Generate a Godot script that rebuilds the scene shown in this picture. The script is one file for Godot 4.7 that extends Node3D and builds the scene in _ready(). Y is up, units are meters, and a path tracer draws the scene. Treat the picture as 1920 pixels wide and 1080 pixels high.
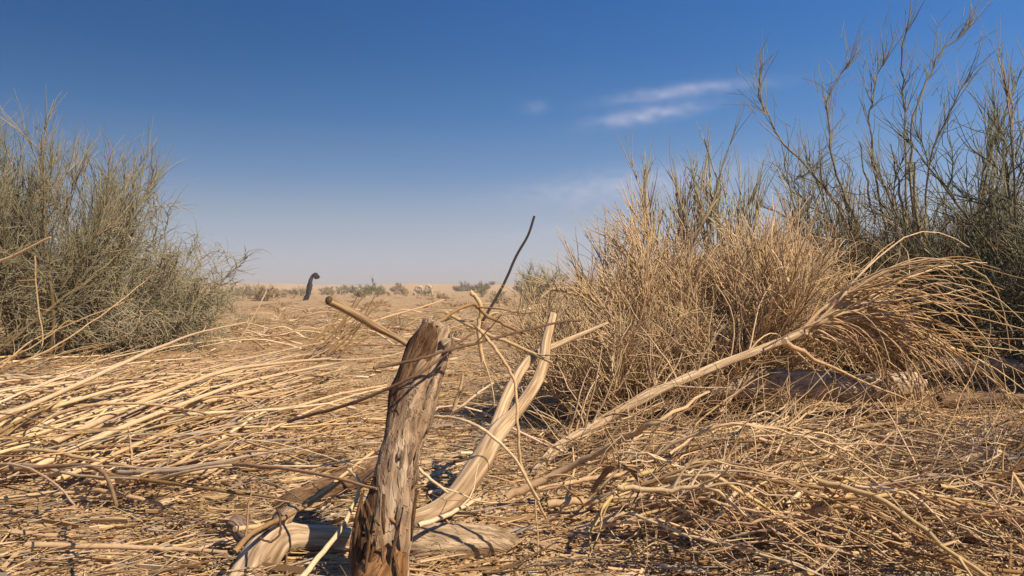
extends Node3D
# A dry desert plain: cut and broken shrub wood in front, living shrubs left and right, blue sky.

const EYE := 0.6            # camera height
const FOCAL := 1507.0       # in pixels of the 1920 wide photograph
const STRAW := Color(0.60, 0.405, 0.215)
const STRAW_DARK := Color(0.34, 0.205, 0.10)
const STRAW_PALE := Color(0.73, 0.54, 0.325)
const BROWN := Color(0.17, 0.095, 0.045)
var rng := RandomNumberGenerator.new()
var hill := FastNoiseLite.new()
var bump := FastNoiseLite.new()
var grain := FastNoiseLite.new()
var twig_mat: StandardMaterial3D
var wood_mat: StandardMaterial3D
var bark_mat: StandardMaterial3D
var used := {}

# ---------------------------------------------------------------- tubes
class Tubes:
	var v := PackedVector3Array()
	var n := PackedVector3Array()
	var c := PackedColorArray()
	var ix := PackedInt32Array()
	var off := Vector3.ZERO
	func tube(p: PackedVector3Array, r0: float, r1: float, sides: int, c0: Color, c1: Color, cap := false) -> void:
		var m := p.size()
		if m < 2: return
		var t := (p[1] - p[0]).normalized()
		var ref := Vector3.UP if absf(t.y) < 0.8 else Vector3.RIGHT
		var a := t.cross(ref).normalized()
		var first := v.size()
		for i in m:
			if i > 0 and i < m - 1: t = (p[i + 1] - p[i - 1]).normalized()
			elif i == m - 1: t = (p[i] - p[i - 1]).normalized()
			a = (a - t * a.dot(t)).normalized()
			var b := t.cross(a)
			var f := float(i) / (m - 1)
			var r := lerpf(r0, r1, f)
			var col := c0.lerp(c1, f)
			for k in sides:
				var w := TAU * k / sides
				var d := a * cos(w) + b * sin(w)
				v.append(p[i] - off + d * r); n.append(d); c.append(col)
			if i > 0:
				var q := first + (i - 1) * sides
				for k in sides:
					var k2 := (k + 1) % sides
					ix.append(q + k); ix.append(q + sides + k); ix.append(q + k2)
					ix.append(q + k2); ix.append(q + sides + k); ix.append(q + sides + k2)
		if cap:
			for e in 2:
				var at := v.size()
				var o := first if e == 0 else first + (m - 1) * sides
				var pc := p[0] if e == 0 else p[m - 1]
				var nn := (p[0] - p[1]).normalized() if e == 0 else (p[m - 1] - p[m - 2]).normalized()
				var cc := (c0 if e == 0 else c1) * 0.8
				cc.a = 1.0
				v.append(pc - off + nn * 0.001); n.append(nn); c.append(cc)
				for k in sides:
					v.append(v[o + k]); n.append(nn); c.append(cc)
				for k in sides:
					var x := at + 1 + k
					var y := at + 1 + (k + 1) % sides
					if e == 0: ix.append_array([at, x, y])
					else: ix.append_array([at, y, x])
	func mesh() -> ArrayMesh:
		var arr := []
		arr.resize(Mesh.ARRAY_MAX)
		arr[Mesh.ARRAY_VERTEX] = v; arr[Mesh.ARRAY_NORMAL] = n; arr[Mesh.ARRAY_COLOR] = c; arr[Mesh.ARRAY_INDEX] = ix
		var am := ArrayMesh.new()
		am.add_surface_from_arrays(Mesh.PRIMITIVE_TRIANGLES, arr)
		return am

# ---------------------------------------------------------------- objects
func numbered(called: String) -> String:
	if not used.has(called):
		used[called] = 0
		return called
	used[called] += 1
	return "%s_%03d" % [called, used[called]]

func tag(o: Node, label: String, category: String, group := "", kind := "") -> void:
	if label: o.set_meta("label", label)
	if category: o.set_meta("category", category)
	if group: o.set_meta("group", group)
	if kind: o.set_meta("kind", kind)

func thing(called: String, label: String, category: String, base: Vector3, group := "") -> Node3D:
	var o := Node3D.new()
	o.name = numbered(called)
	o.position = base
	add_child(o, true)
	tag(o, label, category, group)
	return o

func part(called: String, m: Mesh, mat: Material, parent: Node, kind := "") -> MeshInstance3D:
	var o := MeshInstance3D.new()
	o.mesh = m
	o.material_override = mat
	if parent == self:
		o.name = numbered(called)
	else:
		var k := 0
		for ch in parent.get_children():
			if ch.has_meta("kindname") and ch.get_meta("kindname") == called: k += 1
		o.name = called if k == 0 else "%s_%03d" % [called, k]
		o.set_meta("kindname", called)
	parent.add_child(o, true)
	if kind: o.set_meta("kind", kind)
	return o

# ---------------------------------------------------------------- places
func land(x: float, z: float) -> float:
	var d := sqrt(x * x + z * z)
	var h := 0.018 * bump.get_noise_2d(x * 90.0, z * 90.0) + 0.06 * hill.get_noise_2d(x * 22.0, z * 22.0) * smoothstep(1.5, 4.0, d)
	h += 0.10 * exp(-(pow((x + 1.9) / 1.2, 2.0) + pow((z + 4.0) / 1.1, 2.0)))
	h += 0.20 * exp(-(pow((x - 1.1) / 0.9, 2.0) + pow((z + 4.5) / 0.9, 2.0)))
	h += 0.16 * exp(-(pow((x - 2.7) / 1.1, 2.0) + pow((z + 5.2) / 1.1, 2.0)))
	h += 0.15 * exp(-(pow((x + 4.2) / 1.6, 2.0) + pow((z + 7.4) / 1.5, 2.0)))
	h += 0.22 * hill.get_noise_2d(x * 3.0 + 40.0, z * 3.0) * smoothstep(9.0, 30.0, d)
	h += 3.2 * maxf(0.0, hill.get_noise_2d(x * 0.7, z * 0.7 + 90.0) + 0.12) * smoothstep(50.0, 200.0, d)
	return h

func at(px: float, py: float, d: float) -> Vector3:
	return Vector3((px - 960.0) / FOCAL * d, EYE - (py - 540.0) / FOCAL * d, -d)

func lay(px: float, py: float, e := 0.0) -> Vector3:      # the point e metres above the ground along that line of sight
	var d := 1.0
	while d < 90.0:
		var p := at(px, py, d)
		if p.y < land(p.x, p.z) + e: return p
		d *= 1.006
	return at(px, py, d)

func soft(p: Array, per: int, wob := 0.0) -> PackedVector3Array:
	var out := PackedVector3Array()
	var m := p.size()
	for i in m - 1:
		var a: Vector3 = p[maxi(i - 1, 0)]
		var b: Vector3 = p[i]
		var c: Vector3 = p[i + 1]
		var d: Vector3 = p[mini(i + 2, m - 1)]
		for k in per:
			var q := b.cubic_interpolate(c, a, d, float(k) / per)
			if wob > 0.0 and (i + k) > 0: q += rv() * wob
			out.append(q)
	out.append(p[m - 1])
	return out

func rv() -> Vector3:
	return Vector3(rng.randf_range(-1, 1), rng.randf_range(-1, 1), rng.randf_range(-1, 1))

func tone(c: Color, by: float) -> Color:
	var k := 1.0 + rng.randf_range(-by, by)
	return Color(c.r * k, c.g * k * rng.randf_range(0.96, 1.04), c.b * k * rng.randf_range(0.9, 1.08))

# a log with grain and knots: radial relief on a smooth path
func wood(p: Array, radii: Array, sides: int, per: int, c0: Color, c1: Color, rough: float, off: Vector3, jag := 0.0, dents := []) -> ArrayMesh:
	var path := soft(p, per)
	var m := path.size()
	var st := SurfaceTool.new()
	st.begin(Mesh.PRIMITIVE_TRIANGLES)
	st.set_smooth_group(0)
	var t := (path[1] - path[0]).normalized()
	var a := t.cross(Vector3.UP if absf(t.y) < 0.9 else Vector3.RIGHT).normalized()
	var along := 0.0
	var s := rng.randf_range(0, 500)
	for i in m:
		if i > 0:
			along += path[i].distance_to(path[i - 1])
			t = (path[mini(i + 1, m - 1)] - path[i - 1]).normalized()
		a = (a - t * a.dot(t)).normalized()
		var b := t.cross(a)
		var f := float(i) / (m - 1) * (radii.size() - 1)
		var k0 := mini(int(f), radii.size() - 2)
		var r: float = lerpf(radii[k0], radii[k0 + 1], smoothstep(0.0, 1.0, f - k0))
		for k in sides + 1:
			var w := TAU * (k % sides) / sides
			var cx := cos(w)
			var sx := sin(w)
			var big := grain.get_noise_3d(cx * 22.0 + s, sx * 22.0, along * 300.0)
			var fine := grain.get_noise_3d(cx * 110.0 + s, sx * 110.0, along * 420.0)
			var crack := absf(grain.get_noise_3d(cx * 60.0, sx * 60.0 + s, along * 60.0))
			var rr := r * (1.0 + rough * (1.1 * big + 0.5 * fine) - rough * 0.9 * smoothstep(0.09, 0.0, crack))
			for dn in dents:      # [along, angle, depth, size along, size round]
				rr *= 1.0 - dn[2] * exp(-pow((along - dn[0]) / dn[3], 2.0) - pow(wrapf(w - dn[1], -PI, PI) / dn[4], 2.0))
			var q := path[i] + (a * cx + b * sx) * rr - off
			if jag > 0.0 and i > m - 4:
				q += t * jag * (grain.get_noise_2d(cx * 90.0 + s, sx * 90.0) + 0.4 * grain.get_noise_2d(cx * 260.0, sx * 260.0 + s)) * (i - m + 4) / 3.0 * 1.6
				q -= t * (q.x - path[i].x + off.x) * 1.0 * jag / 0.035 * (i - m + 4) / 3.0
			st.set_uv(Vector2(float(k) / sides, along * 2.0))
			var tint := clampf(0.5 + 0.9 * grain.get_noise_3d(cx * 40.0, sx * 40.0 + s, along * 150.0 + 70.0), 0.0, 1.0)
			st.set_color(c0.lerp(c1, tint))
			st.add_vertex(q)
	var row := sides + 1
	for i in m - 1:
		for k in sides:
			var q := i * row + k
			for x in [q, q + row, q + 1, q + 1, q + row, q + row + 1]: st.add_index(x)
	var n0 := m * row
	for e in 2:
		var o := 0 if e == 0 else (m - 1) * row
		var centre := path[0 if e == 0 else m - 1] - off
		var inward := (path[1] - path[0]).normalized() if e == 0 else (path[m - 2] - path[m - 1]).normalized()
		st.set_uv(Vector2(0.5, 0.5))
		st.set_color(c1.lerp(c0, 0.3))
		st.add_vertex(centre + inward * (0.004 + jag * 0.7))
		for k in sides:
			if e == 0: st.add_index(n0 + e); st.add_index(o + k); st.add_index(o + k + 1)
			else: st.add_index(n0 + e); st.add_index(o + k + 1); st.add_index(o + k)
	st.generate_normals()
	return st.commit()

# one bare stick on a path through pts, with nodes along it and a few short side twigs
func stick(called: String, label: String, category: String, pts: Array, r0: float, r1: float, c: Color, group := "", sidetwigs := 0, wob := 0.003) -> Node3D:
	var p := soft(pts, 5, wob)
	var base: Vector3 = pts[0]
	if sidetwigs == 0:
		var tb := Tubes.new()
		tb.off = base
		tb.tube(p, r0, r1, 6, tone(c, 0.08), tone(c, 0.12), true)
		var o := part(called, tb.mesh(), twig_mat, self)
		o.position = base
		tag(o, label, category, group)
		return o
	var o := thing(called, label, category, base, group)
	var tb := Tubes.new()
	tb.off = base
	tb.tube(p, r0, r1, 7, tone(c, 0.08), tone(c, 0.12), true)
	var stem := part("stem", tb.mesh(), twig_mat, o)
	for k in sidetwigs:
		var i := rng.randi_range(2, p.size() - 2)
		var d := (p[i + 1] - p[i]).normalized()
		var tw := Tubes.new()
		tw.off = base
		var len := rng.randf_range(0.06, 0.22)
		twig(tw, p[i], (d + rv() * 0.7 + Vector3(0, 0.25, 0)).normalized(), len, lerpf(r0, r1, float(i) / p.size()) * 0.35 + 0.0008, 5, 0.22, 0.02, c, tone(c, 0.15), 4)
		part("side_twig", tw.mesh(), twig_mat, stem)
	return o

func twig(tb: Tubes, p: Vector3, dir: Vector3, len: float, r: float, segs: int, curl: float, fall: float, c0: Color, c1: Color, sides := 3) -> Vector3:
	var pts := PackedVector3Array([p])
	var bend := rv() * curl * 0.5
	for i in segs:
		dir = (dir + rv() * curl + bend - Vector3(0, fall, 0)).normalized()
		p += dir * (len / segs)
		pts.append(p)
	tb.tube(pts, r, r * 0.45, sides, c0, c1)
	return p

# a shrub: every stem a part, its fine twigs one mass
func shrub(label: String, group: String, base: Vector3, o: Dictionary) -> Node3D:
	var root := thing(o.get("name", "desert_shrub"), label, o.get("category", "shrub"), base, group)
	var tb := Tubes.new()
	tb.off = base
	var lean: Vector3 = o.get("lean", Vector3.ZERO)
	for s in o.stems:
		var w := rng.randf_range(0, TAU)
		var out: float = sqrt(rng.randf()) * o.spread
		var dir := (Vector3(cos(w) * out, 1.0 - 0.25 * out, sin(w) * out) + lean).normalized()
		var foot: Vector3 = base + Vector3(cos(w), 0, sin(w)) * rng.randf_range(0, 1) * o.foot
		foot.y = land(foot.x, foot.z) - 0.02
		var h: float = o.h * rng.randf_range(o.get("hmin", 0.6), 1.0) * (1.0 - 0.22 * out)
		var pts := PackedVector3Array([foot])
		var dirs := [dir]
		var p := foot
		var k := 9
		for i in k:
			dir = (dir + rv() * o.get("bend", 0.12) + Vector3(0, o.get("rise", 0.04), 0) + lean * 0.06).normalized()
			p += dir * h / k
			pts.append(p)
			dirs.append(dir)
		var r: float = o.get("r", 0.012) * rng.randf_range(0.6, 1.2) * (1.5 if rng.randf() < 0.15 else 1.0)
		var sb := Tubes.new()
		sb.off = base
		var cs := tone(o.stem, 0.2)
		sb.tube(pts, r, r * 0.28, 5, cs, cs.lerp(o.twig, 0.5))
		part("stem", sb.mesh(), twig_mat, root)
		for j in o.sides:
			var f := rng.randf_range(o.get("from", 0.2), 1.0)
			var i := mini(int(f * k), k - 1)
			var q := pts[i].lerp(pts[i + 1], f * k - i)
			var sd: Vector3 = (dirs[i] * o.get("along", 0.8) + rv() * o.get("splay", 0.7) + Vector3(0, o.get("up", 0.2), 0)).normalized()
			var sl: float = o.sl * rng.randf_range(0.5, 1.1) * (1.15 - 0.5 * f)
			var side := PackedVector3Array([q])
			var ct := tone(o.twig, 0.24)
			if rng.randf() < o.get("dead", 0.16): ct = tone(o.get("odd", Color(.42, .32, .205)), 0.2)
			var sc := cs.lerp(ct, clampf(f + 0.1, 0.0, 1.0))
			for m in 4:
				sd = (sd + rv() * o.get("curl", 0.2) - Vector3(0, o.get("fall", 0.0), 0)).normalized()
				q += sd * sl / 4.0
				side.append(q)
			tb.tube(side, o.tr * 1.3, o.tr * 0.8, 3, sc, ct)
			for m in o.twigs:
				var g := rng.randf_range(0.15, 1.0)
				var gi := mini(int(g * 4), 3)
				var d2 := (side[gi + 1] - side[gi]).normalized()
				var q2 := side[gi].lerp(side[gi + 1], g * 4 - gi)
				twig(tb, q2, (d2 * o.get("along", 0.8) + rv() * o.get("splay2", 0.5) + Vector3(0, o.get("up", 0.2), 0)).normalized(), o.tl * rng.randf_range(0.5, 1.2), o.tr * rng.randf_range(0.6, 1.0), o.get("segs", 4), o.get("curl", 0.2), o.get("fall", 0.0), ct, tone(o.tip, 0.2))
	part("twigs", tb.mesh(), twig_mat, root, "stuff")
	return root

func wood_texture(dark: float, w: int, h: int, stretch: float, s: int) -> Array:
	var f := FastNoiseLite.new()
	f.seed = s
	f.frequency = 0.02
	f.fractal_octaves = 4
	var im := Image.create(w, h, false, Image.FORMAT_RGB8)
	var hm := Image.create(w, h, false, Image.FORMAT_RGB8)
	for y in h:
		for x in w:
			var u := TAU * x / w
			var cu := cos(u) * w / TAU
			var su := sin(u) * w / TAU
			var v := TAU * y / h
			var cv := cos(v) * h / TAU / stretch
			var sv := sin(v) * h / TAU / stretch
			var a := f.get_noise_3d(cu + cv * 0.6, su + sv * 0.6, cv * 0.8 - sv * 0.8)
			var b := f.get_noise_3d(cu * 3.2 + cv + 300.0, su * 3.2 + sv, cv - sv)
			var crack := smoothstep(0.05, 0.0, absf(f.get_noise_3d(cu * 1.5 + 900.0 + cv, su * 1.5 + sv, cv)))
			var t := clampf(0.86 + 0.26 * a + 0.26 * b - dark * crack, 0.08, 1.0)
			im.set_pixel(x, y, Color(t, t * (0.97 + 0.05 * a), t * (0.93 + 0.10 * a)))
			var hh := clampf(0.6 + 0.4 * b + 0.3 * a - 0.5 * crack, 0.0, 1.0)
			hm.set_pixel(x, y, Color(hh, hh, hh))
	return [ImageTexture.create_from_image(im), ImageTexture.create_from_image(hm)]

func noise_tex(freq: float, s: int, size: int, c0: Color, c1: Color, c2: Color) -> NoiseTexture2D:
	var f := FastNoiseLite.new()
	f.seed = s
	f.frequency = freq
	f.fractal_octaves = 5
	var t := NoiseTexture2D.new()
	t.width = size; t.height = size
	t.seamless = true
	t.noise = f
	var g := Gradient.new()
	g.offsets = PackedFloat32Array([0.0, 0.5, 1.0])
	g.colors = PackedColorArray([c0.linear_to_srgb(), c1.linear_to_srgb(), c2.linear_to_srgb()])
	t.color_ramp = g
	return t

func sky_picture(sun: Vector3) -> ImageTexture:
	var w := 1536
	var h := 768
	var data := PackedFloat32Array()
	data.resize(w * h * 3)
	var cl := FastNoiseLite.new()
	cl.seed = 5
	cl.frequency = 1.0
	cl.fractal_octaves = 4
	# air by height above the horizon in degrees
	var el := [-90.0, -1.0, 0.3, 2.0, 5.0, 8.0, 12.0, 16.0, 20.0, 35.0, 60.0, 90.0]
	var co := [Vector3(.42, .36, .29), Vector3(.44, .39, .345), Vector3(.50, .485, .50), Vector3(.475, .50, .56), Vector3(.355, .435, .56), Vector3(.195, .33, .56), Vector3(.095, .24, .52), Vector3(.055, .178, .455), Vector3(.036, .14, .40), Vector3(.026, .11, .33), Vector3(.022, .095, .29), Vector3(.02, .085, .27)]
	# wisps: azimuth, elevation, half width, half height, slant, strength (degrees)
	var wisps := [[11.0, 13.4, 4.6, 0.42, 0.10, 0.22], [9.6, 12.0, 4.0, 0.55, 0.12, 0.28], [14.5, 13.6, 5.0, 0.35, 0.02, 0.10], [1.6, 12.7, 1.0, 0.45, 0.0, 0.09], [9.0, 7.2, 9.0, 1.3, 0.09, 0.20], [6.0, 3.9, 12.0, 0.9, 0.04, 0.08]]
	for y in h:
		var e := 90.0 - (y + 0.5) / h * 180.0
		var i := 0
		while i < el.size() - 2 and e > el[i + 1]: i += 1
		var base: Vector3 = co[i].lerp(co[i + 1], clampf((e - el[i]) / (el[i + 1] - el[i]), 0.0, 1.0))
		var ce := cos(deg_to_rad(e))
		var se := sin(deg_to_rad(e))
		var up := smoothstep(-1.0, 20.0, e)
		for x in w:
			var azd := wrapf((x + 0.5) / w * 360.0, -180.0, 180.0)   # the picture begins straight ahead
			var az := deg_to_rad(azd)
			var dot := sin(az) * ce * sun.x + se * sun.y - cos(az) * ce * sun.z
			var k := lerpf(lerpf(0.94, 1.10, smoothstep(-0.7, 0.5, dot)), lerpf(0.44, 1.42, clampf((dot + 0.55) / 1.0, 0.0, 1.0)), up)
			var c := base * k * 0.83
			if e > 2.0 and e < 17.0 and azd > -14.0 and azd < 28.0:
				for q in wisps:
					var dx: float = (azd - q[0]) / q[2]
					var dy: float = (e - q[1] - (azd - q[0]) * q[4]) / q[3]
					var r := dx * dx + dy * dy
					if r < 6.0:
						var nz := clampf(0.75 + 0.9 * cl.get_noise_2d(azd * 0.5, e * 3.2 - azd * 0.42), 0.0, 1.6)
						c = c.lerp(Vector3(0.56, 0.53, 0.61), clampf(q[5] * 1.9 * exp(-r * 1.4) * nz, 0.0, 0.6))
			var o := (y * w + x) * 3
			data[o] = c.x; data[o + 1] = c.y; data[o + 2] = c.z
	return ImageTexture.create_from_image(Image.create_from_data(w, h, false, Image.FORMAT_RGBF, data.to_byte_array()))

func _ready() -> void:
	rng.seed = 20
	hill.seed = 3; hill.frequency = 0.02; hill.fractal_octaves = 3
	bump.seed = 8; bump.frequency = 0.03; bump.fractal_octaves = 4
	grain.seed = 11; grain.frequency = 0.02; grain.fractal_octaves = 3
	# ------------------------------------------------ camera, sky, sun
	var cam := Camera3D.new()
	cam.name = "camera"
	cam.position = Vector3(0, EYE, 0)
	cam.fov = rad_to_deg(2.0 * atan(540.0 / FOCAL))
	cam.near = 0.05
	cam.far = 3000.0
	add_child(cam)
	var sunward := Vector3(0.58, 0.76, 0.42).normalized()
	var env := Environment.new()
	env.background_mode = Environment.BG_SKY
	var sky := Sky.new()
	var pan := PanoramaSkyMaterial.new()
	pan.panorama = sky_picture(sunward)
	sky.sky_material = pan
	env.sky = sky
	env.tonemap_mode = Environment.TONE_MAPPER_LINEAR
	env.tonemap_exposure = 1.3
	env.sdfgi_enabled = true
	env.ssao_enabled = true
	env.ssil_enabled = true
	env.fog_enabled = true
	env.fog_density = 0.0022
	env.fog_light_color = Color(0.84, 0.80, 0.76)
	var we := WorldEnvironment.new()
	we.name = "world_environment"
	we.environment = env
	add_child(we)
	var sun := DirectionalLight3D.new()
	sun.name = "sun"
	sun.light_energy = 1.6
	sun.light_color = Color(1.0, 0.94, 0.85)
	sun.light_angular_distance = 0.5
	sun.shadow_enabled = true
	add_child(sun)
	sun.look_at_from_position(sunward * 50.0, Vector3.ZERO)
	materials()
	ground()
	rng.seed = 101
	far_scrub()
	rng.seed = 108
	left_shrubs()
	rng.seed = 115
	right_shrubs()
	rng.seed = 122
	centre_wood()
	rng.seed = 129
	left_heap()
	rng.seed = 136
	right_brush()
	rng.seed = 143
	litter()
	for ch in find_children("*", "", true, false):
		if ch.has_meta("kindname"): ch.remove_meta("kindname")

func materials() -> void:
	twig_mat = StandardMaterial3D.new()
	twig_mat.vertex_color_use_as_albedo = true
	twig_mat.roughness = 0.85
	twig_mat.metallic_specular = 0.25
	twig_mat.uv1_triplanar = true
	twig_mat.uv1_scale = Vector3(6, 6, 6)
	twig_mat.albedo_texture = noise_tex(0.03, 4, 256, Color(0.55, 0.52, 0.48), Color(0.92, 0.9, 0.87), Color(1, 1, 1))
	var tx := wood_texture(0.10, 384, 512, 4.0, 2)
	wood_mat = StandardMaterial3D.new()
	wood_mat.vertex_color_use_as_albedo = true
	wood_mat.albedo_texture = tx[0]
	wood_mat.heightmap_enabled = true
	wood_mat.heightmap_texture = tx[1]
	wood_mat.heightmap_scale = 0.10
	wood_mat.roughness = 0.85
	wood_mat.metallic_specular = 0.25
	tx = wood_texture(0.10, 384, 512, 1.4, 7)
	bark_mat = wood_mat.duplicate()
	bark_mat.albedo_texture = tx[0]
	bark_mat.heightmap_texture = tx[1]
	bark_mat.heightmap_scale = 0.5

func ground() -> void:
	var m := StandardMaterial3D.new()
	m.uv1_triplanar = true
	m.uv1_world_triplanar = true
	m.uv1_scale = Vector3(0.9, 0.9, 0.9)
	m.albedo_texture = noise_tex(0.02, 31, 1024, Color(0.38, 0.23, 0.11), Color(0.56, 0.365, 0.19), Color(0.66, 0.47, 0.27))
	m.heightmap_enabled = true
	m.heightmap_texture = noise_tex(0.045, 32, 1024, Color.BLACK, Color(0.2, 0.2, 0.2), Color.WHITE)
	m.heightmap_scale = 3.0
	m.roughness = 0.95
	m.metallic_specular = 0.15
	var xs := []
	var zs := []
	for i in 281:
		var t := (i - 140) / 140.0
		xs.append(signf(t) * (absf(t) * 5.0 + pow(absf(t), 6.0) * 1500.0))
		var u := i / 280.0
		zs.append(3.0 - u * 13.0 - pow(u, 7.0) * 1700.0)
	var v := PackedVector3Array()
	var ix := PackedInt32Array()
	for z in zs:
		for x in xs: v.append(Vector3(x, land(x, z), z))
	for j in 280:
		for i in 280:
			var q := j * 281 + i
			ix.append_array([q, q + 281, q + 1, q + 1, q + 281, q + 282])
	var st := SurfaceTool.new()
	var arr := []
	arr.resize(Mesh.ARRAY_MAX)
	arr[Mesh.ARRAY_VERTEX] = v
	arr[Mesh.ARRAY_INDEX] = ix
	var am := ArrayMesh.new()
	am.add_surface_from_arrays(Mesh.PRIMITIVE_TRIANGLES, arr)
	st.create_from(am, 0)
	st.generate_normals()
	var o := part("ground", st.commit(), m, self)
	tag(o, "dry tan desert ground reaching to the horizon", "ground", "", "structure")

# ---------------------------------------------------------------- far plain
func far_scrub() -> void:
	var spots := [   # px, distance, height, width factor, kind, label
		[700, 60, 0.95, 1.5, 0, "hazy olive shrub standing alone right behind the thick cut stick end"],
		[655, 90, 0.9, 1.2, 1, "small grey shrub on the horizon beside the hazy olive shrub"],
		[870, 95, 1.1, 1.6, 1, "low grey-brown shrub on the horizon left of the thin dark rod"],
		[905, 80, 0.8, 1.2, 1, "small brown shrub on the horizon behind the thin dark rod"],
		[975, 85, 0.9, 1.3, 1, "small dark shrub on the horizon just right of the thin dark rod"],
		[1020, 24, 1.0, 0.7, 0, "upright green shrub on the plain left of the straw coloured dry shrub"],
		[1075, 20, 0.9, 1.2, 2, "pale straw shrub on the plain behind the edge of the dry shrub"],
		[1130, 30, 1.3, 1.3, 2, "far straw shrub mostly hidden behind the dry shrub"],
		[500, 38, 0.6, 1.8, 2, "low orange-brown shrub on the plain right of the rounded grey-green shrub"],
		[545, 70, 0.6, 1.8, 1, "low dark shrub on the horizon left of the hooked dark snag"],
		[610, 75, 0.7, 1.6, 2, "low pale shrub on the horizon right of the hooked dark snag"],
		[460, 60, 0.7, 1.6, 1, "low dark shrub on the horizon beside the rounded grey-green shrub"],
		[745, 110, 0.9, 1.6, 1, "tiny far shrub on the horizon left of the bleached arched branches"],
		[830, 45, 0.35, 2.2, 2, "low straw tuft on the plain right of the bleached arched branches"],
		[940, 32, 0.4, 2.0, 2, "straw tuft on the plain below the thin dark rod"],
		[1000, 28, 0.4, 1.8, 2, "straw tuft on the plain in front of the upright green shrub"],
	]
	for s in spots:
		var base := Vector3((s[0] - 960.0) / FOCAL * s[1], 0, -float(s[1]))
		base.y = land(base.x, base.z)
		var cols: Array = [[Color(.26, .25, .11), Color(.32, .31, .15)], [Color(.25, .20, .13), Color(.32, .26, .17)], [Color(.46, .33, .19), Color(.55, .42, .25)]][s[4]]
		shrub(s[5], "low shrubs scattered over the far plain", base, {"name": "far_shrub", "stems": 14, "h": s[2] * 1.25, "spread": 1.1 * s[3], "foot": 0.25 * s[2] * s[3], "stem": cols[0], "twig": cols[0], "tip": cols[1], "sides": 7, "twigs": 8, "sl": 0.55 * s[2], "tl": 0.35 * s[2], "tr": 0.00035 * s[1], "r": 0.0005 * s[1], "curl": 0.3})
	for k in 44:
		var dist := rng.randf_range(32, 150)
		var b := Vector3((rng.randf_range(430, 1120) - 960.0) / FOCAL * dist, 0, -dist)
		b.y = land(b.x, b.z)
		var hh := rng.randf_range(0.3, 0.9)
		var c: Color = [Color(.46, .34, .19), Color(.40, .33, .19), Color(.30, .26, .15)][rng.randi() % 3]
		shrub("low tan scrub bush in the scattered line along the horizon", "scrub line along the horizon", b, {"name": "scrub_bush", "stems": 8, "h": hh, "spread": 1.5, "foot": 0.7 * hh, "stem": c, "twig": c, "tip": c * 1.15, "sides": 6, "twigs": 6, "sl": 0.6 * hh, "tl": 0.4 * hh, "tr": 0.0003 * dist, "r": 0.0004 * dist, "curl": 0.3})
	# the hooked dark snag
	var d := 36.0
	var c := [at(575, 561, d), at(578, 548, d), at(580, 536, d), at(583, 524, d), at(587, 517, d), at(592, 516, d), at(595, 520, d)]
	var foot := at(573, 564, d)
	foot.y = land(foot.x, foot.z)
	var o := thing("dead_snag", "dark hooked dead snag standing alone on the plain at left of centre", "snag", foot)
	c[0] = foot - Vector3(0, 0.05, 0)
	part("trunk", wood(c, [0.13, 0.11, 0.119, 0.08, 0.08, 0.126, 0.098], 10, 4, Color(.02, .017, .02), Color(.10, .085, .08), 0.22, foot), bark_mat, o)
	part("branch_stub", wood([at(591, 519, d), at(595, 520, d), at(599, 517.5, d)], [0.112, 0.084, 0.049], 8, 3, Color(.03, .02, .018), Color(.06, .04, .035), 0.12, foot), bark_mat, o)
	part("side_slab", wood([at(577, 560, d - 0.05), at(581, 545, d - 0.05), at(585, 534, d - 0.05)], [0.049, 0.084, 0.042], 8, 3, Color(.05, .05, .06), Color(.10, .10, .12), 0.12, foot), bark_mat, o)
	# two bleached arched branches
	d = 62.0
	for k in 2:
		var pts := [at(775, 552, d), at(781, 540, d), at(787, 538, d), at(791, 541, d), at(794, 550, d)] if k == 0 else [at(797, 550, d), at(800, 539, d), at(803, 536, d), at(807, 539, d), at(811, 551, d)]
		pts[0].y = land(pts[0].x, pts[0].z) - 0.03
		pts[4].y = land(pts[4].x, pts[4].z) - 0.03
		var b := thing("arched_branch", ["bleached arched branch far off on the plain, with a slanting prop", "smaller bleached arched branch far off, right of the propped one"][k], "branch", pts[0], "bleached branches far off on the plain")
		part("limb", wood(pts, [0.07, 0.12, 0.15, 0.12, 0.06], 8, 4, Color(.58, .48, .37), Color(.70, .60, .48), 0.1, pts[0]), wood_mat, b)
		if k == 0: part("prop", wood([at(781, 541, d), at(776, 551, d - 0.3)], [0.11, 0.08], 8, 4, Color(.58, .48, .37), Color(.70, .60, .48), 0.1, pts[0]), wood_mat, b)
	# dry grass tufts thin out towards the horizon
	var tufts := []
	for k in 4:
		var tb := Tubes.new()
		for j in 16:
			var w := rng.randf_range(0, TAU)
			twig(tb, Vector3(cos(w), 0, sin(w)) * rng.randf() * 0.25, Vector3(cos(w) * 0.8, 1.0, sin(w) * 0.8).normalized(), rng.randf_range(0.5, 1.0), 0.03, 4, 0.25, 0.06, Color.WHITE, Color(0.9, 0.9, 0.9))
		tufts.append(tb.mesh())
	var troot := thing("dry_grass", "low dry straw tufts thinning out over the far plain", "grass", Vector3.ZERO)
	troot.set_meta("kind", "stuff")
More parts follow.
